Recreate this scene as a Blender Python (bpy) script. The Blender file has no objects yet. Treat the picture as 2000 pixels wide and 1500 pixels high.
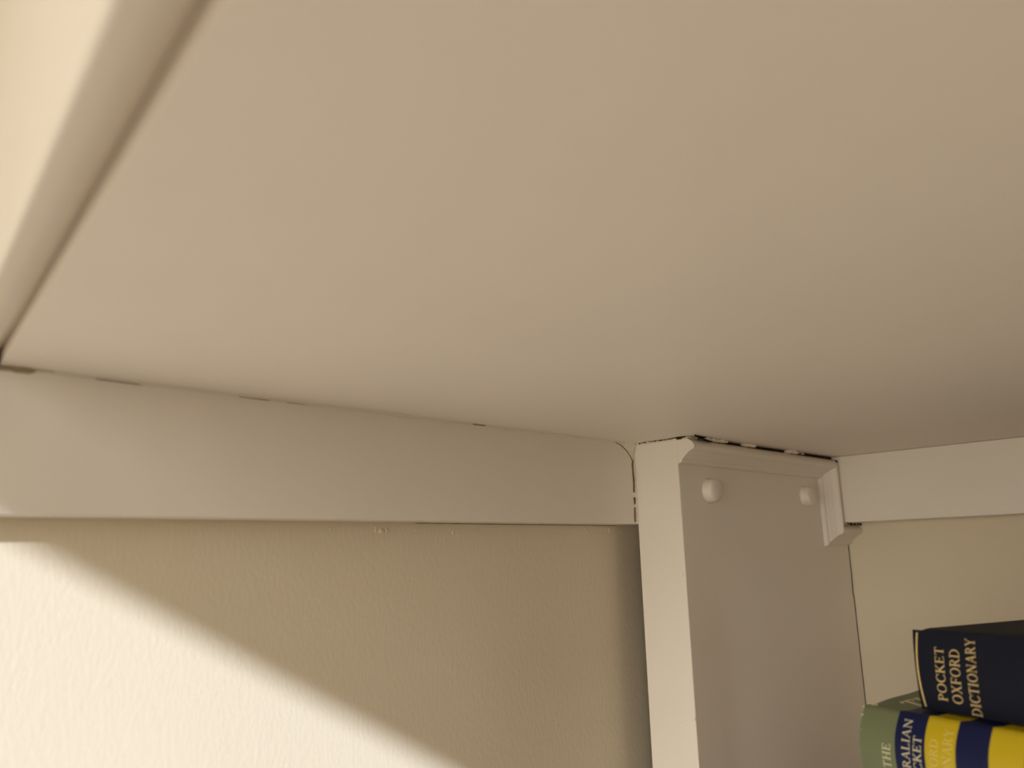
import bpy, bmesh, math, random
from mathutils import Vector, Matrix
from mathutils import noise as mnoise
random.seed(7)
C = bpy.context.scene.collection
SC = bpy.context.scene
Z0 = 1.45                      # camera height above the floor

# ------------------------------------------------------------------ camera
F_PX = 1621.65
yaw, pitch, roll = 0.7870648, 0.2077386, -0.0282987
f = Vector((math.cos(yaw)*math.cos(pitch), math.sin(yaw)*math.cos(pitch), math.sin(pitch)))
r0 = Vector((math.sin(yaw), -math.cos(yaw), 0)); u0 = r0.cross(f)
r = r0*math.cos(roll) + u0*math.sin(roll); u = -r0*math.sin(roll) + u0*math.cos(roll)
cd = bpy.data.cameras.new('camera'); cam = bpy.data.objects.new('camera', cd); C.objects.link(cam)
M = Matrix((r, u, -f)).transposed().to_4x4(); M.translation = Vector((0, 0, Z0))
cam.matrix_world = M
cd.sensor_width = 36; cd.lens = F_PX/2000*36; cd.clip_start = 0.01
cd.dof.use_dof = True; cd.dof.focus_distance = 0.56; cd.dof.aperture_fstop = 7.5
SC.camera = cam

# ------------------------------------------------------------------ light
SUN = 4.75; SKY = 3.6; EXPO = 0.0
S = Vector((0.96, 1.0, -0.545)).normalized()          # direction the sunlight travels
sd = bpy.data.lights.new('sun', 'SUN'); sd.energy = SUN; sd.angle = math.radians(0.42); sd.color = (.96, 1.02, 1.21)
so = bpy.data.objects.new('sun', sd); C.objects.link(so); so.rotation_euler = S.to_track_quat('-Z', 'Y').to_euler()
so.location = (-3, -3, 4)
w = bpy.data.worlds.new('world'); SC.world = w; w.use_nodes = True
nt = w.node_tree; bg = nt.nodes['Background']; bg.inputs[1].default_value = SKY
tc = nt.nodes.new('ShaderNodeTexCoord'); sp = nt.nodes.new('ShaderNodeSeparateXYZ'); cr = nt.nodes.new('ShaderNodeValToRGB')
mp = nt.nodes.new('ShaderNodeMapRange'); mp.inputs[1].default_value = -1; mp.inputs[2].default_value = 1
nt.links.new(tc.outputs['Generated'], sp.inputs[0]); nt.links.new(sp.outputs[2], mp.inputs[0]); nt.links.new(mp.outputs[0], cr.inputs[0])
nt.links.new(cr.outputs[0], bg.inputs[0])
el = cr.color_ramp.elements                            # ground below the horizon, hazy horizon, pale sky above
el[0].position = 0.0; el[0].color = (.46, .40, .31, 1)
el[1].position = 1.0; el[1].color = (.45, .49, .55, 1)
e = el.new(.37); e.color = (.50, .44, .35, 1)
e = el.new(.43); e.color = (1.45, 1.33, 1.13, 1)
e = el.new(.53); e.color = (1.56, 1.46, 1.37, 1)
vs = SC.view_settings; vs.view_transform = 'Standard'; vs.look = 'None'; vs.gamma = 1; vs.use_curve_mapping = False; vs.exposure = EXPO
SC.cycles.max_bounces = 16; SC.cycles.diffuse_bounces = 12; SC.cycles.sample_clamp_indirect = 0; SC.cycles.use_denoising = True
SC.cycles.transparent_max_bounces = 8

# ------------------------------------------------------------------ materials
def mat(name, col, rough=.5, bump=0, bscale=300, var=0, spec=.5, metal=0, stretch=(1, 1, 1), detail=3, vscale=9):
    m = bpy.data.materials.new(name); m.use_nodes = True; n = m.node_tree.nodes; l = m.node_tree.links
    b = n['Principled BSDF']; b.inputs['Base Color'].default_value = (*col, 1); b.inputs['Roughness'].default_value = rough
    b.inputs['Specular IOR Level'].default_value = spec; b.inputs['Metallic'].default_value = metal
    t = n.new('ShaderNodeTexCoord'); mpn = n.new('ShaderNodeMapping'); mpn.inputs['Scale'].default_value = stretch
    l.new(t.outputs['Object'], mpn.inputs[0])
    if bump:
        z = n.new('ShaderNodeTexNoise'); z.inputs['Scale'].default_value = bscale; z.inputs['Detail'].default_value = detail
        l.new(mpn.outputs[0], z.inputs['Vector'])
        q = n.new('ShaderNodeBump'); q.inputs['Strength'].default_value = 1; q.inputs['Distance'].default_value = bump
        l.new(z.outputs[0], q.inputs['Height']); l.new(q.outputs[0], b.inputs['Normal'])
    if var:
        z = n.new('ShaderNodeTexNoise'); z.inputs['Scale'].default_value = vscale; z.inputs['Detail'].default_value = 4
        l.new(mpn.outputs[0], z.inputs['Vector'])
        k = n.new('ShaderNodeValToRGB'); k.color_ramp.elements[0].position = .3; k.color_ramp.elements[1].position = .7
        k.color_ramp.elements[0].color = (*[c*(1-var) for c in col], 1); k.color_ramp.elements[1].color = (*[min(1, c*(1+var)) for c in col], 1)
        l.new(z.outputs[0], k.inputs[0]); l.new(k.outputs[0], b.inputs['Base Color'])
    return m
GLOSS = mat('cream_gloss_paint', (.78, .725, .65), .42, .0004, 45, .015, spec=.35)
SHELFP = mat('cream_shelf_paint', (.85, .795, .74), .5, .0006, 14, .015, spec=.3)
WALLP = mat('cream_wall_emulsion', (.70, .62, .475), .85, .00016, 520, .015, spec=.2, stretch=(1, 1, .45), detail=2)
CEILP = mat('ceiling_paint', (.82, .77, .68), .9, .0003, 200)
FLOORM = mat('oak_floor', (.40, .32, .25), .45, .0004, 60, .25, stretch=(1, 8, 1))
CAULK = mat('old_filler', (.80, .74, .63), .75, .0006, 900, .05, vscale=300)
DIRT_SHADE = mat('crack_dirt_and_slot_shade', (.035, .022, .010), .95, .0003, 1500, .3, spec=.1, vscale=900)
NAVY = mat('black_navy_cloth', (.0058, .0073, .0165), .66, .00012, 2600, .15, spec=.16)
GOLD = mat('gilt_foil', (.64, .47, .20), .42, .00005, 2500, .10, spec=.5, metal=.25, vscale=1500)
PAPER = mat('page_paper', (.66, .55, .38), .8, .0004, 60, .12, stretch=(1, 1, 40))
JGREEN = mat('jacket_green', (.135, .160, .080), .48, .0001, 500, .05, spec=.4)
JNAVY = mat('jacket_navy', (.0050, .0088, .050), .5, .0001, 500, .05, spec=.2)
JYEL = mat('jacket_yellow', (.48, .355, .005), .45, .0001, 500, .04, spec=.4)
SILV = mat('jacket_cream_ink', (.62, .56, .36), .5)
PALEINK = mat('jacket_rubbed_ink', (.60, .47, .12), .5)
TORN = mat('torn_white_paper', (.66, .60, .42), .9)
WMETAL = mat('white_window_paint', (.80, .78, .72), .4)
GLASSM = bpy.data.materials.new('window_glass'); GLASSM.use_nodes = True
_n = GLASSM.node_tree.nodes; _l = GLASSM.node_tree.links; _n.remove(_n['Principled BSDF'])
_t = _n.new('ShaderNodeBsdfTransparent'); _t.inputs[0].default_value = (.96, .97, .96, 1)
_g = _n.new('ShaderNodeBsdfGlossy'); _g.inputs['Roughness'].default_value = .02
_x = _n.new('ShaderNodeMixShader'); _x.inputs[0].default_value = .05
_l.new(_t.outputs[0], _x.inputs[1]); _l.new(_g.outputs[0], _x.inputs[2]); _l.new(_x.outputs[0], _n['Material Output'].inputs[0])

# ------------------------------------------------------------------ helpers
def link(name, me, m, parent=None):
    o = bpy.data.objects.new(name, me); C.objects.link(o)
    for k in (m if isinstance(m, (list, tuple)) else [m]): me.materials.append(k)
    if parent: o.parent = parent
    return o
def obj(name, bm, m, parent=None, smooth=False, origin=None):
    bmesh.ops.recalc_face_normals(bm, faces=bm.faces)
    off = Vector((0, 0, Z0))
    org = (Vector(origin)+off) if origin is not None else Vector((0, 0, 0))
    if parent: org = parent.location.copy()
    for v in bm.verts: v.co = v.co + off - org
    me = bpy.data.meshes.new(name); bm.to_mesh(me); bm.free()
    if smooth:
        for p in me.polygons: p.use_smooth = True
    o = link(name, me, m, parent)
    if not parent: o.location = org
    return o
def box(bm, a, b, bev=0):
    g = bmesh.ops.create_cube(bm, size=1)
    c = (Vector(a)+Vector(b))/2; d = Vector(b)-Vector(a)
    for v in g['verts']: v.co = Vector((v.co.x*d.x, v.co.y*d.y, v.co.z*d.z)) + c
    if bev:
        es = list({e for v in g['verts'] for e in v.link_edges})
        bmesh.ops.bevel(bm, geom=es, offset=bev, segments=3, profile=.5, affect='EDGES')
def boxes(*bs, bev=0):
    bm = bmesh.new()
    for a, b in bs: box(bm, a, b, bev)
    return bm
def tag(o, label, cat, group=None):
    o['label'] = label; o['category'] = cat
    if group: o['group'] = group
    return o
def empty(name, loc, label=None, cat=None, group=None):
    o = bpy.data.objects.new(name, None); C.objects.link(o); o.location = Vector(loc)+Vector((0, 0, Z0)); o.empty_display_size = .05
    if label: tag(o, label, cat, group)
    return o
def struct(name, bm, m, label=None):
    o = obj(name, bm, m); o['kind'] = 'structure'
    if label: o['label'] = label
    return o
def prism(rows):                                       # rows of equal-length closed loops -> solid
    bm = bmesh.new(); R = [[bm.verts.new(p) for p in row] for row in rows]
    n = len(R[0])
    for A, B in zip(R, R[1:]):
        for i in range(n): bm.faces.new((A[i], A[(i+1) % n], B[(i+1) % n], B[i]))
    bm.faces.new(R[0]); bm.faces.new(R[-1][::-1])
    return bm

# ------------------------------------------------------------------ room shell
XW, XB, YW, YF, YA = -1.10, .745, .3832, .3272, .3645   # window wall, right wall, left-hand back wall, board face, batten face
YS = -2.30; ZF, ZC = -Z0, .98
LINT = .08 + (-.017 - (XW-.12))*.568 - .0028                   # window head that cuts the sunlight
WY0, WY1, WZ0 = -1.45, -.72, -.02                       # casement whose head cuts the sun
DY0, DY1 = -.50, .37                                    # unseen glazed door, added beside it to bring in more light
VX0, VX1, VZ0, VZ1 = .36, .72, -.70, .45               # second window, in the wall opposite
struct('wall_back', boxes(((XW-.2, YW, ZF), (XB+.1, YW+.1, ZC))), WALLP, 'cream emulsioned wall with a faint roller texture and a sunlit patch')
struct('wall_right', boxes(((XB, YS, ZF), (XB+.1, YW, ZC))), WALLP, 'cream wall behind the books')
struct('wall_front', boxes(((XW-.2, YS-.1, ZF), (VX0, YS, ZC)), ((VX1, YS-.1, ZF), (XB+.1, YS, ZC)), ((VX0, YS-.1, ZF), (VX1, YS, VZ0)), ((VX0, YS-.1, VZ1), (VX1, YS, ZC))), mat('tan_wall_paint', (.30, .235, .16), .85, .0004, 300), 'plain tan wall opposite the shelf')
struct('wall_left', boxes(((XW-.12, YS, ZF), (XW, WY0, ZC)), ((XW-.12, WY1, ZF), (XW, DY0, ZC)), ((XW-.12, DY1, ZF), (XW, YW, ZC)),
    ((XW-.12, WY0, LINT), (XW, WY1, ZC)), ((XW-.12, DY0, LINT), (XW, DY1, ZC)), ((XW-.12, WY0, ZF), (XW, WY1, WZ0))), WALLP, 'cream wall around the glazed door and casement')
struct('ceiling', boxes(((XW-.2, YS-.1, ZC), (XB+.1, YW+.1, ZC+.1))), CEILP, 'plain pale ceiling')
fl = struct('floor', boxes(((XW-.2, YS-.1, ZF-.12), (XB+.1, YW+.1, ZF-.02))), FLOORM, 'warm brown timber floor')
for i in range(15):
    x0 = XW + i*.125
    obj('floor_board', boxes(((x0+.001, YS, ZF-.02), (min(x0+.124, XB), YW, ZF)), bev=.001), FLOORM, fl)
def glazing(name, y0, y1, z0, label, fw):
    wi = struct(name, boxes(((XW-.09, y0, z0), (XW-.04, y0+fw, LINT)), ((XW-.09, y1-fw, z0), (XW-.04, y1, LINT)),
        ((XW-.09, y0+fw, z0), (XW-.04, y1-fw, z0+.06)), ((XW-.09, y0+fw, LINT-.012), (XW-.04, y1-fw, LINT))), WMETAL, label)
    obj('pane', boxes(((XW-.068, y0+fw, z0+.06), (XW-.064, y1-fw, LINT-.012))), GLASSM, wi)
    pl = bpy.data.lights.new('window_portal', 'AREA'); pl.shape = 'RECTANGLE'; pl.size = y1-y0; pl.size_y = LINT-z0
    pl.cycles.is_portal = True
    po = bpy.data.objects.new('window_portal', pl); C.objects.link(po)
    po.location = (XW-.10, (y0+y1)/2, Z0+(z0+LINT)/2); po.rotation_euler = (math.radians(90), 0, math.radians(-90))
glazing('window_1', WY0, WY1, WZ0, 'white framed casement that lets the sun in', .03)
glazing('added_door_1', DY0, DY1, ZF, 'unseen white framed glazed door added beside the casement for more light', .05)
w2 = struct('window_2', boxes(((VX0, YS-.08, VZ0), (VX0+.04, YS-.04, VZ1)), ((VX1-.04, YS-.08, VZ0), (VX1, YS-.04, VZ1)), ((VX0+.04, YS-.08, VZ0), (VX1-.04, YS-.04, VZ0+.04)), ((VX0+.04, YS-.08, VZ1-.04), (VX1-.04, YS-.04, VZ1))), WMETAL, 'smaller white framed window opposite the shelf')
obj('pane', boxes(((VX0+.04, YS-.062, VZ0+.04), (VX1-.04, YS-.058, VZ1-.04))), GLASSM, w2)
pl2 = bpy.data.lights.new('window_portal', 'AREA'); pl2.shape = 'RECTANGLE'; pl2.size = VX1-VX0; pl2.size_y = VZ1-VZ0; pl2.cycles.is_portal = True
po2 = bpy.data.objects.new('window_portal', pl2); C.objects.link(po2); po2.location = ((VX0+VX1)/2, YS-.09, Z0+(VZ0+VZ1)/2); po2.rotation_euler = (math.radians(90), 0, 0)
po2.rotation_euler = (math.radians(90), 0, math.radians(180))

# ------------------------------------------------------------------ overhead cabinet (its underside is what fills the picture)
def xL0(y): return .0463 + (y-.1028)*.133               # front lower edge, slightly out of square
Y1, Y0 = YW, -1.35
cab = empty('overhead_cabinet', (.4, -.4, .08), 'large cream painted shelf underside filling the upper picture above the battens', 'shelf')
def plate(pts, z0, z1):
    return prism([[(x, y, z0) for x, y in pts], [(x, y, z1) for x, y in pts]])
obj('bottom_panel', plate([(xL0(Y0), Y0), (XB, Y0), (XB, Y1), (xL0(Y1), Y1)], .08, .098), SHELFP, cab)
# moulded front: a cove sweeping out from the panel edge, then the upright fascia
prof = [(-.0004, .0866), (-.0026, .0866)]
for k in range(9):
    a = k/8*math.pi/2
    prof.append((-.0028-.0072*(1-math.cos(a)), .0848-.0046*math.sin(a)))
prof += [(-.0124, .0802), (-.0130, .0804), (-.0134, .0809), (-.0135, .0816), (-.0135, ZC-.002), (.004, ZC-.002), (.004, .0985), (-.0004, .0985)]
def sweep_front(prof, y0, y1):
    rows = []
    for y in (y0, y1): rows.append([(xL0(y)+o, y, z) for o, z in prof])
    return prism(rows)
fa = obj('front_fascia', sweep_front(prof, Y0, Y1), GLOSS, cab, smooth=False)
fa['label'] = 'out-of-focus fascia with a coved lower edge at the upper left'
obj('end_panel', boxes(((xL0(Y0)+.004, Y0, .098), (XB, Y0+.018, ZC-.002))), SHELFP, cab)

# ------------------------------------------------------------------ battens
ZB = .0220
bl = tag(obj('shelf_batten', boxes(((.064, YA, ZB), (XB-.001, YW, .0798)), bev=.0008), GLOSS, origin=(.3, YA+.01, ZB)),
    'long cream batten on the left-hand wall running up to the upright board', 'batten')
br = tag(obj('shelf_batten', boxes(((.7134, Y0+.03, ZB+.0007), (XB, YF-.0010, .0798)), bev=.0008), GLOSS, origin=(.73, -.4, ZB)),
    'cream batten on the right-hand wall above the books', 'batten')

# ------------------------------------------------------------------ upright board with moulding and screw caps
XE = .4870
bd = empty('upright_board', ((XE+XB)/2, (YF+YA)/2, ZF), 'thick cream upright board with two round screw caps and a moulding', 'board')
obj('board', boxes(((XE-.0008, YF, ZF), (XB-.0005, YA, .0785)), bev=.0009), GLOSS, bd)
obj('gap_dimmer', boxes(((XE+.001, YA+.0001, ZF), (XB-.001, YA+.0012, ZB-.0005))), mat('gap_dimmer_brown', (.16, .10, .04), .8), bd)  # dark brown plate added behind the board to dim the gap
PROF = [(0, 0), (0, .0085), (.0012, .0108), (.0027, .0126), (.0042, .0137), (.0055, .0141), (.0066, .0139), (.0076, .0128), (.0083, .0112), (.0089, .0095),
        (.0098, .0084), (.0104, .0079), (.0107, .0072), (.0112, .0066), (.0121, .0058), (.0129, .0048), (.0134, .0042), (.0137, .0037), (.0145, .0037), (.0153, .0034), (.0160, .0026), (.0165, .0012), (.0165, 0)]
def mould(fn0, fn1, name, tex=0):
    rows = []
    N = 14
    for k in range(N+1):
        t = k/N; row = []
        for uu, p in PROF:
            a = Vector(fn0(uu, p)); b = Vector(fn1(uu, p)); q = a.lerp(b, t)
            if 0 < k < N and p > 0: q += Vector((1, 1, 1))*(.00012*mnoise.noise(Vector((q.x*60, q.y*200, q.z*60))))
            row.append(q)
        rows.append(row)
    bm = prism(rows)
    o = obj(name, bm, GLOSS, bd)
    for p in o.data.polygons: p.use_smooth = len(p.vertices) == 4
    try: o.data.set_sharp_from_angle(angle=math.radians(38))
    except Exception: pass
    return o
CX, CZ, CZB = .7131, .0781, .0220
mould(lambda a, p: (XE-.0008, YF-p, CZ-a), lambda a, p: (CX-a, YF-p, CZ-.0009-a), 'top_moulding')
mould(lambda a, p: (CX-a, YF-p, CZ-.0011-a), lambda a, p: (CX-a*.95, YF-p, CZB-a*1.12), 'side_moulding')
mould(lambda a, p: (CX+.0002-a*.95, YF-p, CZB-a*1.12), lambda a, p: (XB-.0006, YF-p, CZB-.0004-a*1.05), 'return_moulding')
def screw_cap(x, z):
    bm = bmesh.new(); seg = 40
    R = .0083
    pr = [(R*1.10, .0000), (R*1.04, .0004), (R*1.0, .0012), (R, .0042), (R*.97, .0054), (R*.90, .0063), (R*.78, .0069), (R*.55, .0073), (R*.28, .0075)]
    rings = []
    for rr, h in pr: rings.append([bm.verts.new((x+rr*math.cos(2*math.pi*i/seg), YF-h, z+rr*math.sin(2*math.pi*i/seg))) for i in range(seg)])
    for A, B in zip(rings, rings[1:]):
        for i in range(seg): bm.faces.new((A[i], A[(i+1) % seg], B[(i+1) % seg], B[i]))
    bm.faces.new(rings[-1]); bm.faces.new(rings[0][::-1])
    return obj('screw_cap', bm, GLOSS, bd, smooth=True)
screw_cap(.5229, .0440); screw_cap(.6705, .0447)

obj('crack', boxes(((.5345, YF-.0072, .0776), (.7125, YF+.002, .07995))), DIRT_SHADE, bd)  # dark plate in the slot, its colour stands in for the shade inside
HAIR = mat('brown_hairline', (.11, .075, .035), .9)
# caulk, crumbs and cracks ------------------------------------------------
def lump(bm, c, r, sq=(1, 1, 1), rough=.35, sub=2):
    g = bmesh.ops.create_icosphere(bm, subdivisions=sub, radius=1)
    sd = random.random()*50
    for v in g['verts']:
        k = 1+rough*mnoise.noise(v.co*1.7+Vector((sd, 0, 0)))
        v.co = Vector((v.co.x*r*sq[0]*k, v.co.y*r*sq[1]*k, v.co.z*r*sq[2]*k))+Vector(c)
def ribbon(pts, wid, nrm, lift=.0002, jit=.5, step=.0012, breaks=0):
    """thin irregular crack lying on a surface: centre line pts, half width wid"""
    bm = bmesh.new(); nrm = Vector(nrm); P = [Vector(p) for p in pts]; dense = []
    for a, b in zip(P, P[1:]):
        n = max(1, int((b-a).length/step))
        for i in range(n): dense.append(a.lerp(b, i/n))
    dense.append(P[-1]); n = len(dense); prev = None; sd = random.random()*90
    for i, p in enumerate(dense):
        t = (dense[min(i+1, n-1)]-dense[max(i-1, 0)]).normalized(); s = t.cross(nrm).normalized()
        k = mnoise.noise(Vector((i*.45, sd, 0))); k2 = mnoise.noise(Vector((i*.9, 7, sd)))
        hw = wid*max(.12, 1+jit*1.6*k)*(.25 if i in (0, n-1) else 1)
        if breaks and mnoise.noise(Vector((i*.30, sd, 3))) > breaks: prev = None; continue
        c = p + s*(wid*jit*1.5*k2)
        top = [c+s*hw+nrm*lift, c-s*hw+nrm*lift, c-s*hw-nrm*.0004, c+s*hw-nrm*.0004]
        cur = [bm.verts.new(q) for q in top]
        if prev:
            for j in range(4): bm.faces.new((prev[j], prev[(j+1) % 4], cur[(j+1) % 4], cur[j]))
        else: bm.faces.new(cur)
        prev = cur
    return bm
def strip(pts, s, n_, name, parent, m=CAULK):
    bm = bmesh.new()
# filler bridging the slot above the top moulding
def filler(x0, x1, zb0, zb1, n=10, y=YF-.0108, dens=1.0):
    bm = bmesh.new()
    for i in range(n):
        x = x0+(x1-x0)*(i+.5)/n
        lump(bm, (x, y+random.uniform(-.0006, .0016), (zb0+.0802)/2+random.uniform(-.0002, .0002)), abs(x1-x0)/n*1.2, (1, 1.2, (.0802-zb0)/2/(abs(x1-x0)/n*1.2)*1.05), .3)
    return obj('filler', bm, CAULK, bd, smooth=True)
filler(.4875, .5000, .0782, .0785, 6, YF-.006)
filler(.5035, .5340, .0780, .0785, 16)
filler(.5595, .5730, .0778, .0785, 7)
filler(.6265, .6400, .0774, .0780, 7)
bm = bmesh.new()
for i in range(12): lump(bm, (.6415+.011*random.random(), YF-.0105-random.random()*.002, .0777+random.random()*.0016), .0003+.0004*random.random(), rough=.6, sub=1)
obj('filler', bm, CAULK, bd)
# filler along the top of the board edge
bm = bmesh.new()
for i in range(26):
    y = YF+.0006+(YA-YF)*(i+.5)/26
    lump(bm, (XE-.0002, y, .0791+random.uniform(-.0002, .0002)), .0013, (1.0, 1.0, .85), .35)
obj('filler', bm, CAULK, bd, smooth=True)
bm = ribbon([(XE-.0010, YA-.0003, .0789), (XE-.0010, YA-.013, .0793), (XE-.0010, YF+.008, .0791), (XE-.0010, YF-.002, .0795), (XE-.0010, YF-.008, .0792)], .00028, (-1, 0, 0), .0006, .8, .0007, .35)
ck = obj('crack', bm, DIRT_SHADE, bd); ck['label'] = 'dark jagged crack above the end of the board'
bm = ribbon([(.486, YF-.0150, .0796), (.4905, YF-.0142, .0793), (.4960, YF-.0125, .0794), (.5060, YF-.0120, .0795)], .0004, (-.3, -.6, -.7), .0004, .9, .0007)
obj('crack', bm, DIRT_SHADE, bd)
obj('crack', ribbon([(.4930, YF-.0130, .0785), (.5020, YF-.0118, .0779), (.5120, YF-.0110, .0773)], .00013, (0, -1, 0), .0018, .5, .001), DIRT_SHADE, bd)
# jagged crack where the batten meets the board, with curved crease of old caulk in the corner
bm = ribbon([(.4846, YA, .0679), (.4831, YA, .0645), (.4833, YA, .0604), (.4837, YA, .0523), (.4832, YA, .0432), (.4834, YA, .0359), (.4829, YA, .0304), (.4826, YA, .0232)], .00014, (0, -1, 0), .0008, 1.5, .0011, .22)
obj('crack', bm, HAIR, bl)
bm = bmesh.new()
for i in range(60):
    z = .0232+(.072-.0232)*i/59
    lump(bm, (XE-.0012+random.uniform(-.0002, .0002), YA-.0002, z), .0012, (1.0, .75, 1.2), .35, 1)
obj('filler', bm, CAULK, bl, smooth=True)
bm = ribbon([(.4570, YA, .0800), (.4614, YA, .0798), (.4654, YA, .0791), (.4723, YA, .0771), (.4779, YA, .0738), (.4818, YA, .0700), (.4833, YA, .0671)], .00012, (0, -1, 0), .0004, .4, .001)
obj('crack', bm, HAIR, bl)
bm = bmesh.new()                                        # concave caulk web in the corner
curve = [(.4614, .0799), (.4654, .0791), (.4723, .0771), (.4779, .0738), (.4818, .0700), (.4845, .0650)]
apex = Vector((XE-.0004, YA-.0035, .0799)); g = []
for (x, z) in curve:
    row = []
    for k in range(6):
        t = k/5; p = Vector((x, YA-.0001, z)).lerp(apex, t); p.y = YA-.0001-.0034*t*t; row.append(bm.verts.new(p))
    g.append(row)
for A, B in zip(g, g[1:]):
    for i in range(5): bm.faces.new((A[i], A[i+1], B[i+1], B[i]))
bmesh.ops.remove_doubles(bm, verts=bm.verts, dist=1e-6)
bmesh.ops.solidify(bm, geom=bm.faces[:], thickness=-.0006)
obj('filler', bm, CAULK, bl, smooth=True)
# thin paint bead where batten meets shelf, with chips
bm = bmesh.new(); prev = None
for i in range(190):
    x = .10+i*.00205; k = mnoise.noise(Vector((x*45, 3, 0))); k2 = mnoise.noise(Vector((x*170, 8, 0)))
    hgt = .0012+.0006*k+.0003*k2; dp = .0011+.0004*k2
    if .3287 < x < .3400: hgt = .0004; dp = .0003
    row = [bm.verts.new(p) for p in ((x, YA, .0800-hgt), (x, YA-dp*.45, .0800-hgt*.5), (x, YA-dp, .0800), (x, YA+.0005, .0801))]
    if prev:
        for j in range(4): bm.faces.new((prev[j], prev[(j+1) % 4], row[(j+1) % 4], row[j]))
    prev = row
obj('paint_bead', bm, GLOSS, bl, smooth=True)
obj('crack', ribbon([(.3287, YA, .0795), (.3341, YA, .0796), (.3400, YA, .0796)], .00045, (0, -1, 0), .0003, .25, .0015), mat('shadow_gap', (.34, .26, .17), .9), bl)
for a, b in ((.180, .197), (.205, .2165), (.110, .135)):
    obj('crack', ribbon([(a, YA, .0789), (b, YA, .0788)], .00022, (0, -1, 0), .0003, .5, .002, .4), bpy.data.materials['shadow_gap'], bl)
obj('crack', ribbon([(.066, YA, .0792), (.080, YA, .0785), (.0935, YA, .0790)], .0010, (0, -1, 0), .0003, .3, .002), bpy.data.materials['shadow_gap'], bl)
# thin dark gap line under the batten against the wall
obj('crack', ribbon([(.30, YW, ZB-.0003), (.39, YW, ZB-.0003), (.485, YW, ZB-.0003)], .00013, (0, -1, 0), .0002, .5, .003, .45), HAIR, bl)
# paint drips on the wall under the batten
for (x, z, s_) in ((.2766, .0172, 1.5), (.2725, .0180, .8), (.2800, .0176, 1.0), (.2436, .0182, .7), (.3287, .0165, 1.0), (.3330, .0150, .8), (.3000, .0178, .5), (.4501, .0192, .9), (.4512, .0172, .8), (.4768, .0193, .8), (.4772, .0182, .7), (.4902, .0168, .6), (.345, .0185, .5)):
    bm = bmesh.new(); lump(bm, (x, YW, z), .0011*s_, (random.uniform(.5, 1.4), .55, random.uniform(.8, 1.8)), .5)
    o = obj('paint_drip', bm, WALLP, bl, smooth=True)
# crumbs between right batten and return moulding
bm = bmesh.new()
for i in range(34): lump(bm, (.7140+.030*random.random()**1.3, YF-.0095-random.random()*.004, ZB+.0003-random.random()*.0008), .0003+.0006*random.random(), rough=.7, sub=1)
obj('filler', bm, CAULK, bd)
obj('crack', ribbon([(.7130, YF-.0146, ZB+.0008), (.7165, YF-.0146, ZB-.0006), (.7210, YF-.0140, ZB-.0002), (.7290, YF-.0138, ZB-.0006), (.7360, YF-.0138, ZB-.0002), (.7440, YF-.0136, ZB-.0008)], .00055, (-.3, -.9, 0), .0008, 1.0, .001, .22), DIRT_SHADE, bd)
obj('crack', ribbon([(.7080, YF-.0136, .0745), (.7100, YF-.0128, .0752), (.7122, YF-.0105, .0768)], .00018, (0, -1, 0), .0012, .5, .001), DIRT_SHADE, bd)
# broken paint line where the board meets the right-hand wall
obj('crack', ribbon([(XB-.0006, YF, .004), (XB-.0006, YF, -.0164), (XB-.0012, YF, -.030), (XB-.0020, YF, -.0383), (XB-.0006, YF, -.0410), (XB-.0006, YF, -.08), (XB-.0004, YF, -.135), (XB-.0004, YF, -.19)], .0006, (0, -1, 0), .0002, .18, .002), DIRT_SHADE, bd)
# small chips and a nib on the board edge
for (y, z, s_) in ((YF+.0022, -.0137, 1.0), (YF+.0009, -.1052, 1.1), (YF+.0122, -.1088, .6)):
    bm = bmesh.new(); lump(bm, (XE-.0008, y, z), .0009*s_, (.35, .8, 1.2), .5); obj('paint_nib', bm, GLOSS, bd, smooth=True)

# ------------------------------------------------------------------ lower shelf that carries the books
ZS = -.2015
ls = empty('bookshelf_board', (.55, -.2, ZS), 'cream shelf board that carries the stacked dictionaries', 'shelf')
RAW = mat('raw_brown_timber', (.22, .135, .065), .7, .0003, 60, .2, stretch=(1, 9, 1))
obj('shelf_board', boxes(((.345, -1.0, ZS-.022), (XB, YF-.0005, ZS)), bev=.001), RAW, ls)
bb = boxes(((.40, -1.0, ZS-.06), (.72, -.982, ZS-.022))); obj('bracket', bb, GLOSS, ls)

# ------------------------------------------------------------------ serif lettering
def arc_band(cx, cy, rx, ry, a0, a1, tk, tn, n=22):
    """ring segment whose stroke is tk thick at the sides and tn thin at top and bottom; outer radii rx, ry"""
    out = []
    for i in range(n):
        q = []
        for a in (a0+(a1-a0)*i/n, a0+(a1-a0)*(i+1)/n):
            c, s = math.cos(math.radians(a)), math.sin(math.radians(a))
            q.append(((cx+rx*c, cy+ry*s), (cx+(rx-tk)*c, cy+(ry-tn)*s)))
        out.append([q[0][0], q[1][0], q[1][1], q[0][1]])
    return out
def bar(x0, y0, x1, y1, wd, n=5):
    dx, dy = x1-x0, y1-y0; L = math.hypot(dx, dy); nx, ny = -dy/L*wd/2, dx/L*wd/2; out = []
    for i in range(n):
        a, b = i/n, (i+1)/n
        out.append([(x0+dx*a+nx, y0+dy*a+ny), (x0+dx*b+nx, y0+dy*b+ny), (x0+dx*b-nx, y0+dy*b-ny), (x0+dx*a-nx, y0+dy*a-ny)])
    return out
K, N_, SH = .118, .050, .042
def stem(x, y0=0, y1=1, wd=K, s=(1, 1)):
    o = bar(x, y0, x, y1, wd)
    if s[0]: o += bar(x-wd/2-.085, y0+SH/2, x+wd/2+.085, y0+SH/2, SH, 3)
    if s[1]: o += bar(x-wd/2-.085, y1-SH/2, x+wd/2+.085, y1-SH/2, SH, 3)
    return o
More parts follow.
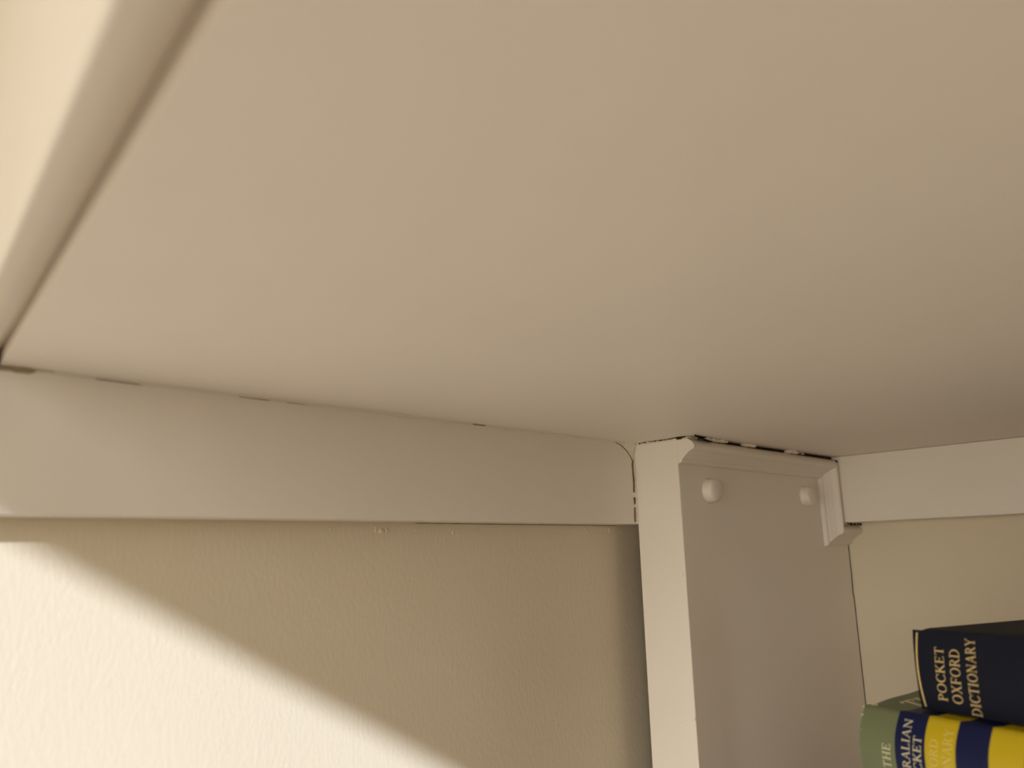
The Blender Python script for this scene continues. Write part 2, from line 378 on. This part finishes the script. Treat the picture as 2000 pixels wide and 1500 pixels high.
def ser(x, y, wd=.26): return bar(x-wd/2, y, x+wd/2, y, SH, 3)
def tick(x, y0, y1): return bar(x, y0, x, y1, SH, 2)
G = {}
G['I'] = (.40, stem(.20))
G['P'] = (.66, stem(.18)+arc_band(.28, .735, .33, .265, -90, 90, K, N_)+bar(.18, .9725, .30, .9725, N_, 1)+bar(.18, .4975, .30, .4975, N_, 1))
G['R'] = (.76, G['P'][1]+bar(.36, .49, .66, .02, K*.95)+ser(.68, SH/2, .17))
G['O'] = (.86, arc_band(.43, .5, .39, .515, 0, 360, K*1.02, N_, 40))
G['C'] = (.76, arc_band(.43, .5, .39, .515, 48, 318, K*1.02, N_, 34)+tick(.695, .66, .96)+tick(.70, .13, .22))
G['D'] = (.84, stem(.18)+arc_band(.30, .5, .48, .5, -90, 90, K, N_, 26)+bar(.18, .9725, .32, .9725, N_, 1)+bar(.18, .0275, .32, .0275, N_, 1))
G['E'] = (.70, stem(.18)+bar(.18, .9725, .60, .9725, N_)+bar(.18, .51, .48, .51, N_)+bar(.18, .0275, .63, .0275, N_)+tick(.60, .80, 1)+tick(.48, .40, .62)+tick(.63, 0, .22))
G['F'] = (.64, stem(.18)+bar(.18, .9725, .58, .9725, N_)+bar(.18, .50, .47, .50, N_)+tick(.58, .78, 1)+tick(.47, .39, .61))
G['T'] = (.74, stem(.37, s=(1, 0))+bar(.06, .9725, .68, .9725, N_)+tick(.07, .78, 1)+tick(.67, .78, 1))
G['K'] = (.80, stem(.18)+bar(.22, .44, .62, .97, N_*1.1)+bar(.33, .56, .68, .03, K)+ser(.62, 1-SH/2, .22)+ser(.69, SH/2, .22))
G['X'] = (.80, bar(.17, .98, .63, .02, K)+bar(.15, .02, .62, .98, N_*1.1)+ser(.17, 1-SH/2, .24)+ser(.62, 1-SH/2, .20)+ser(.15, SH/2, .20)+ser(.64, SH/2, .24))
G['N'] = (.90, bar(.17, 0, .17, 1, N_*1.1)+bar(.71, 0, .71, 1, N_*1.1)+bar(.18, .97, .70, .03, K)+ser(.13, 1-SH/2, .18)+ser(.17, SH/2, .22)+ser(.71, 1-SH/2, .22))
G['A'] = (.82, bar(.12, .02, .40, .98, N_*1.1)+bar(.40, 1.0, .68, .02, K)+bar(.22, .34, .58, .34, N_)+ser(.12, SH/2, .21)+ser(.68, SH/2, .25))
G['Y'] = (.78, bar(.12, .98, .39, .46, K)+bar(.39, .46, .65, .98, N_*1.1)+stem(.39, 0, .48, s=(1, 0))+ser(.13, 1-SH/2, .24)+ser(.65, 1-SH/2, .20))
G['H'] = (.88, stem(.19)+stem(.69)+bar(.19, .51, .69, .51, N_))
G['U'] = (.84, bar(.17, .36, .17, 1, K)+bar(.65, .36, .65, 1, N_*1.1)+arc_band(.41, .37, .295, .385, 180, 360, K*.9, N_)+ser(.17, 1-SH/2, .28)+ser(.65, 1-SH/2, .22))
G['S'] = (.62, arc_band(.31, .745, .235, .27, 55, 250, .10, N_, 18)+arc_band(.31, .255, .25, .27, -125, 70, .10, N_, 18)+bar(.20, .60, .44, .42, K)+tick(.51, .76, .93)+tick(.085, .07, .26))
G['L'] = (.66, stem(.18)+bar(.18, .0275, .60, .0275, N_)+tick(.60, 0, .24))
def text_polys(s, track=.02):
    x = 0; out = []
    for ch in s:
        wd, polys = G[ch]
        out.append([[(px+x, py) for px, py in q] for q in polys]); x += wd+track
    return out, x-track
def letter(polys, fn, name, m, parent):
    """polys in glyph units; fn maps (x, y, layer) to a point; a letter gets a thin solid body"""
    bm = bmesh.new()
    for q in polys:
        t = [bm.verts.new(fn(x, y, 1)) for x, y in q]; b = [bm.verts.new(fn(x, y, 0)) for x, y in q]
        bm.faces.new(t)
        for i in range(4): bm.faces.new((t[i], b[i], b[(i+1) % 4], t[(i+1) % 4]))
    return obj(name, bm, m, parent)

# ------------------------------------------------------------------ books
SD = Vector((.33223533, .94319652, 0)); WD = Vector((.94319652, -.33223533, 0)); UP = Vector((0, 0, 1))
def frame(corner, turn=0):
    R = Matrix.Rotation(math.radians(turn), 3, 'Z')
    a, b = -(R@SD), R@WD; o = Vector(corner)
    return lambda t, d, z: o + a*t + b*d + UP*z
def spine_off(c, T, bulge): k = 2*c/T+1; return -bulge*max(0, 1-abs(k)**2.2)
def book(corner, L, W, T, bulge, turn, label, cover_m, th=.0028, jacket=None, lift=None, group=None):
    P = frame(corner, turn)
    t = empty('book', P(L/2, W/2, -T), label, 'book', group)
    lf = lift or (lambda a, b: 0)
    # cover: outer outline of the cross-section then the inner one, swept along the length
    def outline(a, ins):
        out = []
        for k in range(9):
            b = W+(.012-W)*k/8; out.append((b, -ins))
        out += [(.0085, -ins-.0004), (.0060, -ins-.0010), (.0035, -ins-.0005), (.0012, -ins-.0001)]
        for k in range(15):
            c = -ins-(T-2*ins)*k/14; out.append((spine_off(c, T, bulge)+ins, c))
        out += [(.0012, -T+ins+.0001), (.0035, -T+ins+.0005), (.0060, -T+ins+.0010), (.0085, -T+ins+.0004)]
        for k in range(9):
            b = .012+(W-.012)*k/8; out.append((b, -T+ins))
        return out
    e0 = .0004
    rows = []
    for k in range(13):
        a = L*k/12
        o_ = outline(a, e0); i_ = outline(a, th)
        rows.append([P(a, b, c) for b, c in o_]+[P(a, b, c) for b, c in i_[::-1]])
    n = len(rows[0]); bm = bmesh.new(); R = [[bm.verts.new(p) for p in row] for row in rows]
    for A, B in zip(R, R[1:]):
        for i in range(n): bm.faces.new((A[i], A[(i+1) % n], B[(i+1) % n], B[i]))
    h = n//2
    for row in (R[0], R[-1]):
        for i in range(h-1): bm.faces.new((row[i], row[i+1], row[n-2-i], row[n-1-i]))
    o = obj('cover', bm, cover_m, t, smooth=True)
    try: o.data.set_sharp_from_angle(angle=math.radians(40))
    except Exception: pass
    pb = []
    for a in (.0035, L-.0035):
        pb.append([P(a, spine_off(c, T, bulge*.6)+th+.0008, c) for c in [-th-(T-2*th)*k/10 for k in range(11)]]+[P(a, W-.0045+(.002*math.sin(math.pi*k/6)*-1), -T+th+(T-2*th)*k/6) for k in range(7)])
    obj('page_block', prism(pb), PAPER, t)
    return t, P

# --- black dictionary on top
TB = .0378
blk, PB = book((.4392, .1658, -.0391), .178, .110, TB, .0012, 0, 'black hardback pocket dictionary with gilt title, topmost of the stack', NAVY)
def spine_fn(P, T, bulge, base_top, base_bot, zc, height, width, cap, lift=.0002):
    """maps glyph (x along the reading direction, y cap height) on to a spine, reading upwards"""
    def fn(x, y, k):
        c = zc-height/2+x/width*height; fr = (c-(zc-height/2))/height
        base = base_bot+(base_top-base_bot)*fr
        a = base-y*cap
        return P(a, spine_off(c, T, bulge)-(lift if k else -.0004)+.0004, c)
    return fn
for s, bt, bb_, zt, zb, cap in (('POCKET', .0168, .0155, -.0074, -.0322, .0048), ('OXFORD', .0250, .0234, -.0077, -.0325, .0051), ('DICTIONARY', .0334, .0321, -.0024, -.0368, .0049)):
    pol, wdt = text_polys(s)
    fn = spine_fn(PB, TB, .0012, bt, bb_, (zt+zb)/2, zt-zb, wdt, cap)
    for p in pol: letter(p, fn, 'letter', GOLD, blk)
bm = bmesh.new(); prev = None                           # gilt rule near the head of the spine
for i in range(25):
    c = -.0016-(TB-.0034)*i/24; k = .0004*math.sin(math.pi*i/24)
    a0 = .0022-k*3; row = [bm.verts.new(PB(a0, spine_off(c, TB, .0012)+.0002, c)), bm.verts.new(PB(a0+.0009, spine_off(c, TB, .0012)+.0002, c)),
                      bm.verts.new(PB(a0+.0009, spine_off(c, TB, .0012)+.0008, c)), bm.verts.new(PB(a0, spine_off(c, TB, .0012)+.0008, c))]
    if prev:
        for j in range(4): bm.faces.new((prev[j], prev[(j+1) % 4], row[(j+1) % 4], row[j]))
    prev = row
o = obj('gilt_rule', bm, GOLD, blk)

# --- green, navy and yellow dictionary below it
TG = .0405; BG = .0068
GC = (.43897, .19318, -.0771)
def lift(a, b):
    k = max(0, min(1, (b-.006)/.030)); k = k*k*(3-2*k); q = max(0, min(1, 1-(a-.004)/.018)); q = q*q*(3-2*q)
    return .0034*k*q*(1+.25*math.sin(b*160))
grn, PG = book(GC, .176, .110, TG, BG, 0, 'pocket dictionary in a green, navy and yellow striped jacket, under the black one', JGREEN)
bands = [(0, .0212, 0), (.0212, .0377, 1), (.0377, .0535, 2), (.0535, .0694, 1), (.0694, .0853, 2), (.0853, .1130, 0), (.1130, .1280, 1), (.1280, .1440, 2), (.1440, .176, 0)]
for a0, a1, mi in bands:
    bm = bmesh.new(); rows = []
    na = max(3, int((a1-a0)/.0022))
    for k in range(na+1):
        a = a0+(a1-a0)*k/na; row = []
        pts = [(W_, 0) for W_ in [.110+(.012-.110)*j/24 for j in range(25)]]+[(.009, -.0002), (.006, -.0004), (.0035, -.0002)]
        pts += [(spine_off(-TG*j/22, TG, BG), -TG*j/22) for j in range(23)]
        pts += [(.0035, -TG+.0002), (.006, -TG+.0004), (.009, -TG+.0002)]+[(.012+(.110-.012)*j/6, -TG) for j in range(7)]
        for b, c in pts:
            z = c+(lift(a, b) if c > -.001 else 0)
            wv = .00012*mnoise.noise(Vector((a*90, b*90, c*60)))
            row.append(PG(a, b-(.0 if c > -.001 or c < -TG+.001 else wv*2), z+(wv if -.001 < c <= 0 else 0)))
        rows.append([bm.verts.new(p) for p in row])
    for A, B in zip(rows, rows[1:]):
        for i in range(len(A)-1): bm.faces.new((A[i], A[i+1], B[i+1], B[i]))
    bmesh.ops.recalc_face_normals(bm, faces=bm.faces)
    obj('jacket_band', bm, (JGREEN, JNAVY, JYEL)[mi], grn, smooth=True)['label'] = ('green', 'navy blue', 'yellow')[mi]+' band of the paper jacket'
def glines():
    yield 'THE', .0186, .0180, -.0148, -.0262, .0046, SILV
    yield 'AUSTRALIAN', .0298, .0292, -.0023, -.0390, .0044, SILV
    yield 'POCKET', .0359, .0353, -.0088, -.0318, .0043, SILV
    yield 'OXFORD', .0447, .0441, -.0086, -.0318, .0043, PALEINK
    yield 'DICTIONARY', .0518, .0512, -.0034, -.0378, .0046, PALEINK
for s, bt, bb_, zt, zb, cap, m_ in glines():
    pol, wdt = text_polys(s)
    fn = spine_fn(PG, TG, BG, bt, bb_, (zt+zb)/2, zt-zb, wdt, cap, .0006)
    for p in pol: letter(p, fn, 'letter', m_, grn)
# big cream title on the front of the jacket, seen at a grazing angle
pol, wdt = text_polys('THE', .06)
for p in pol:
    def fn(x, y, k):
        a = .0045+.0115*(1-y)+.004; b = .014+x/wdt*.030
        return PG(a, b, lift(a, b)+(.00022 if k else -.0002))
    letter(p, fn, 'letter', SILV, grn)
# frayed white paper at the torn head of the jacket
bm = bmesh.new()
for (a, b, c, q) in ((-.0001, -.0010, -.0008, .0007), (.0002, -.0030, -.0045, .0008), (.0003, -.0042, -.0080, .0005), (.0030, .0020, .0001, .0010), (.0042, .0030, .0002, .0009), (.0002, .0015, 0, .0006), (.0001, -.0062, -.0150, .0004), (.0001, -.0068, -.0200, .0004), (.0012, -.0055, -.0110, .0004)):
    lump(bm, PG(a, b, c), q, (1.1, .9, .5), .7, 1)
obj('torn_edge', bm, TORN, grn)

# --- two plain books underneath, below the frame, that carry the stack
z = -.0771-TG
for i, (nm, lab, m_) in enumerate((('book', 'brown cloth hardback third from the top of the stack', mat('brown_cloth', (.10, .045, .02), .7, .0001, 2000)),
                                 ('book', 'dark red cloth hardback at the bottom of the stack', mat('red_cloth', (.13, .015, .012), .7, .0001, 2000)))):
    T_ = (-ZS+z)/(2-i) if False else ((z-ZS)/(2-i))
    book((GC[0]+.004, GC[1]-.006-.004*i, z), .170, .106, T_, .002, -2*i, lab, m_)
    z -= T_
